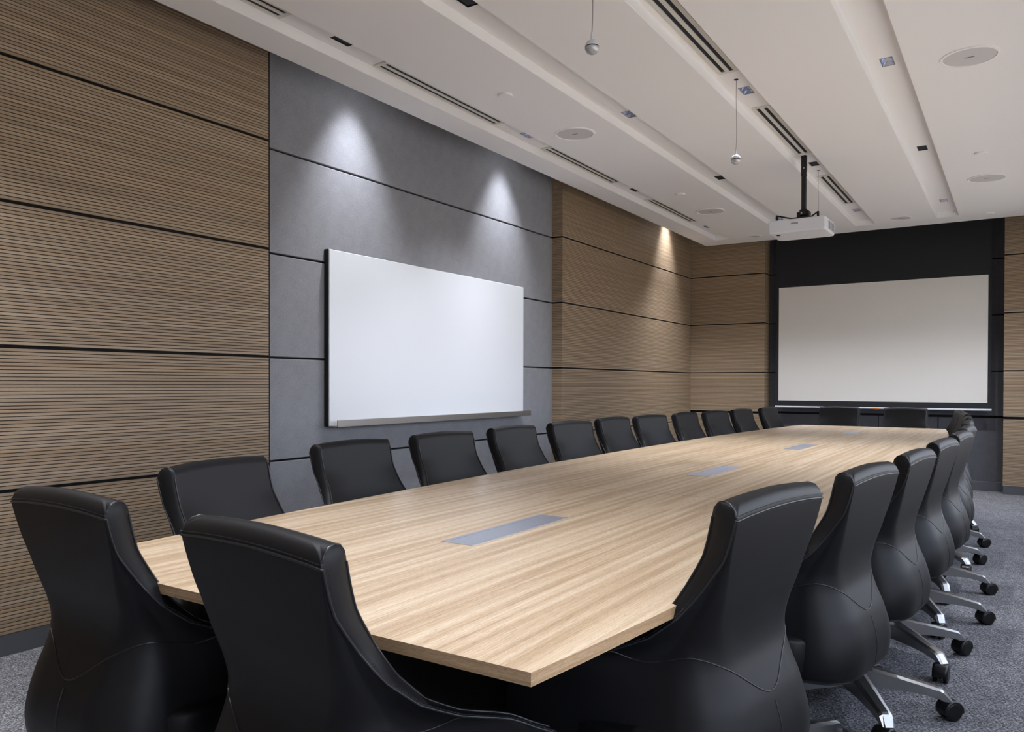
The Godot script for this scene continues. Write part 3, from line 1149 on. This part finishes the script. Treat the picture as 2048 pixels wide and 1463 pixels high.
func projector() -> void:
	var px := -1.392
	var pz := -6.234
	var mt := thing("projector_mount", "black ceiling pole with arms carrying the white projector", "projector mount", Vector3(px, 2.37, pz))
	put("pole", bx(Vector3(-0.0165, 0.10, -0.0165), Vector3(0.0165, 0.36, 0.0165), 0.003), mat.black, mt)
	put("pole_sleeve", bx(Vector3(-0.019, 0.36, -0.019), Vector3(0.019, YT - 2.37, 0.019), 0.003), mat.black, mt)
	var h := M.new()
	h.box(Vector3(-0.028, 0.055, -0.03), Vector3(0.03, 0.105, 0.03), 0.006)
	h.box(Vector3(-0.045, 0.04, -0.035), Vector3(-0.025, 0.085, 0.035), 0.004)
	h.box(Vector3(0.028, 0.035, -0.035), Vector3(0.046, 0.09, 0.035), 0.004)
	h.box(Vector3(-0.075, 0.028, -0.06), Vector3(0.06, 0.042, 0.06), 0.004)
	put("swivel_head", h.done(), mat.black, mt)
	var bolt := M.new()
	bolt.sup(Vector3(0.002, 0.42, 0.020), Vector3(0.006, 0.006, 0.004), 1.0, 10, 6)
	bolt.sup(Vector3(-0.010, 0.075, 0.031), Vector3(0.006, 0.006, 0.004), 1.0, 10, 6)
	put("bolt", bolt.done(), mat.aluminium, mt)
	for q in [[-0.16, 0.16], [0.135, 0.15], [-0.15, -0.09], [0.14, -0.09]]:
		var a := M.new()
		a.tube(PackedVector3Array([Vector3(signf(q[0]) * 0.05, 0.035, 0.02 * signf(q[1])), Vector3(q[0] * 0.6, 0.036, q[1] * 0.55), Vector3(q[0] * 0.93, 0.044, q[1] * 0.93), Vector3(q[0], 0.038, q[1])]), 0.006, 8)
		a.box(Vector3(q[0] - 0.008, 0.002, q[1] - 0.008), Vector3(q[0] + 0.008, 0.050, q[1] + 0.008), 0.003)
		put("mount_arm", a.done(), mat.black, mt)
	# body
	var o := thing("projector", "white ceiling-hung projector with its maker's lettering facing the table", "projector", Vector3(-1.393, 2.266, -6.165))
	var outline := []
	var hx := 0.207
	var hz := 0.168
	for c in [[1, 1, 0.018], [1, -1, 0.02], [-1, -1, 0.05], [-1, 1, 0.018]]:
		for k in 6:
			var base := {"11": 0.0, "1-1": -PI / 2, "-1-1": -PI, "-11": -PI * 1.5}[str(c[0]) + str(c[1])] as float
			var a := PI / 2 + base - PI / 2 * k / 5.0
			outline.append(Vector2(c[0] * (hx - c[2]) + c[2] * cos(a), c[1] * (hz - c[2]) + c[2] * sin(a)))
	var rows := []
	for q in [[0.0, 0.94], [0.002, 0.975], [0.010, 0.995], [0.016, 1.0], [0.090, 1.0], [0.098, 0.985], [0.1015, 0.95]]:
		var row := []
		for p in outline:
			row.append(Vector3(p.x * q[1], q[0], p.y * (1.0 - (1.0 - q[1]) * 1.2)))
		row.reverse()
		rows.append(row)
	var m := M.new()
	for i in rows.size() - 1:
		var nc: int = rows[i].size()
		for k in nc:
			var k2 := (k + 1) % nc
			m.quad(rows[i][k2], rows[i][k], rows[i + 1][k], rows[i + 1][k2])
	for k in range(1, outline.size() - 1):
		m.tri(rows[0][0], rows[0][k], rows[0][k + 1])
		m.tri(rows[-1][0], rows[-1][k + 1], rows[-1][k])
	put("body", m.done(), mat.plastic, o)
	for k in 7:
		put("cooling_slat", bx(Vector3(hx - 0.001, 0.022, -0.13 + k * 0.03), Vector3(hx + 0.0015, 0.084, -0.118 + k * 0.03), 0.0005), mat.plastic_grey, o)
	var t := TextMesh.new()
	t.text = "EPSON"
	var sf := SystemFont.new()
	sf.font_names = PackedStringArray(["Droid Sans"])
	sf.font_weight = 700
	t.font = sf
	t.font_size = 64
	t.pixel_size = 0.016 / 64.0
	t.depth = 0.0012
	var te := put("lettering", t, mat.plastic_grey, o)
	te.position = Vector3(-0.012, 0.066, hz + 0.0008)
	var lens := M.new()
	lens.lathe([Vector2(0.0, 0.03), Vector2(0.036, 0.03), Vector2(0.040, 0.0), Vector2(0, 0.0)], 28)
	var le := put("lens", lens.done(), mat.black, o)
	le.transform = Transform3D(Basis(Vector3.RIGHT, -PI / 2), Vector3(0.1, 0.05, -hz + 0.004))
	put("foot", bx(Vector3(-0.155, -0.006, 0.095), Vector3(-0.130, 0.002, 0.118), 0.002), mat.black, o)
	put("foot", bx(Vector3(0.165, -0.004, -0.10), Vector3(0.180, 0.002, -0.085), 0.002), mat.plastic, o)
	put("service_hatch", bx(Vector3(-0.035, -0.0015, -0.03), Vector3(0.045, 0.001, 0.0)), mat.plastic, o)

func microphones() -> void:
	var k := 0
	for q in [[-1.383, -2.68, 2.425, "round grey ceiling microphone hanging on its cable, nearest the camera"], [-1.376, -4.471, 2.428, "round silvery microphone hanging on a thin wire between two vents"], [-1.388, -6.723, 2.43, "thin wire of a hanging microphone behind the projector"]]:
		var o := thing("ceiling_microphone", q[3], "microphone", Vector3(q[0], q[2], q[1]), "hanging ceiling microphones")
		var top: float = YT - q[2]
		var w := M.new()
		var pts := PackedVector3Array()
		for i in 13:
			var t := i / 12.0
			pts.append(Vector3(0.004 * sin(t * 5.0) * (1.0 - t), 0.055 + (top - 0.055) * t, 0.0))
		w.tube(pts, 0.0022 if k == 0 else 0.0015, 6)
		put("cable", w.done(), mat.wire, o)
		var c := M.new()
		c.lathe([Vector2(0.005, 0.026), Vector2(0.0055, 0.040), Vector2(0.0045, 0.056), Vector2(0.0, 0.057)], 14)
		put("strain_relief", c.done(), mat.plastic, o)
		var s := M.new()
		var prof := []
		for i in 13:
			var a := PI * 0.5 * i / 12.0
			prof.append(Vector2(0.0275 * cos(a), 0.002 + 0.0265 * sin(a)))
		s.lathe(prof, 28)
		put("upper_half", s.done(), mat.plastic, o)
		var b := M.new()
		prof = []
		for i in 13:
			var a := PI * 0.5 * i / 12.0
			prof.append(Vector2(0.0275 * sin(a), -0.002 - 0.0265 * cos(a)))
		b.lathe(prof, 28)
		put("grille", b.done(), mat.mic_grille, o)
		var r := M.new()
		r.lathe([Vector2(0.0265, -0.002), Vector2(0.0265, 0.002)], 28)
		put("seam_ring", r.done(), mat.black, o)
		var h := M.new()
		h.lathe([Vector2(0.012, top), Vector2(0.012, top - 0.002), Vector2(0.0, top - 0.0025)], 18)
		put("grommet", h.done(), mat.black, o)
		k += 1
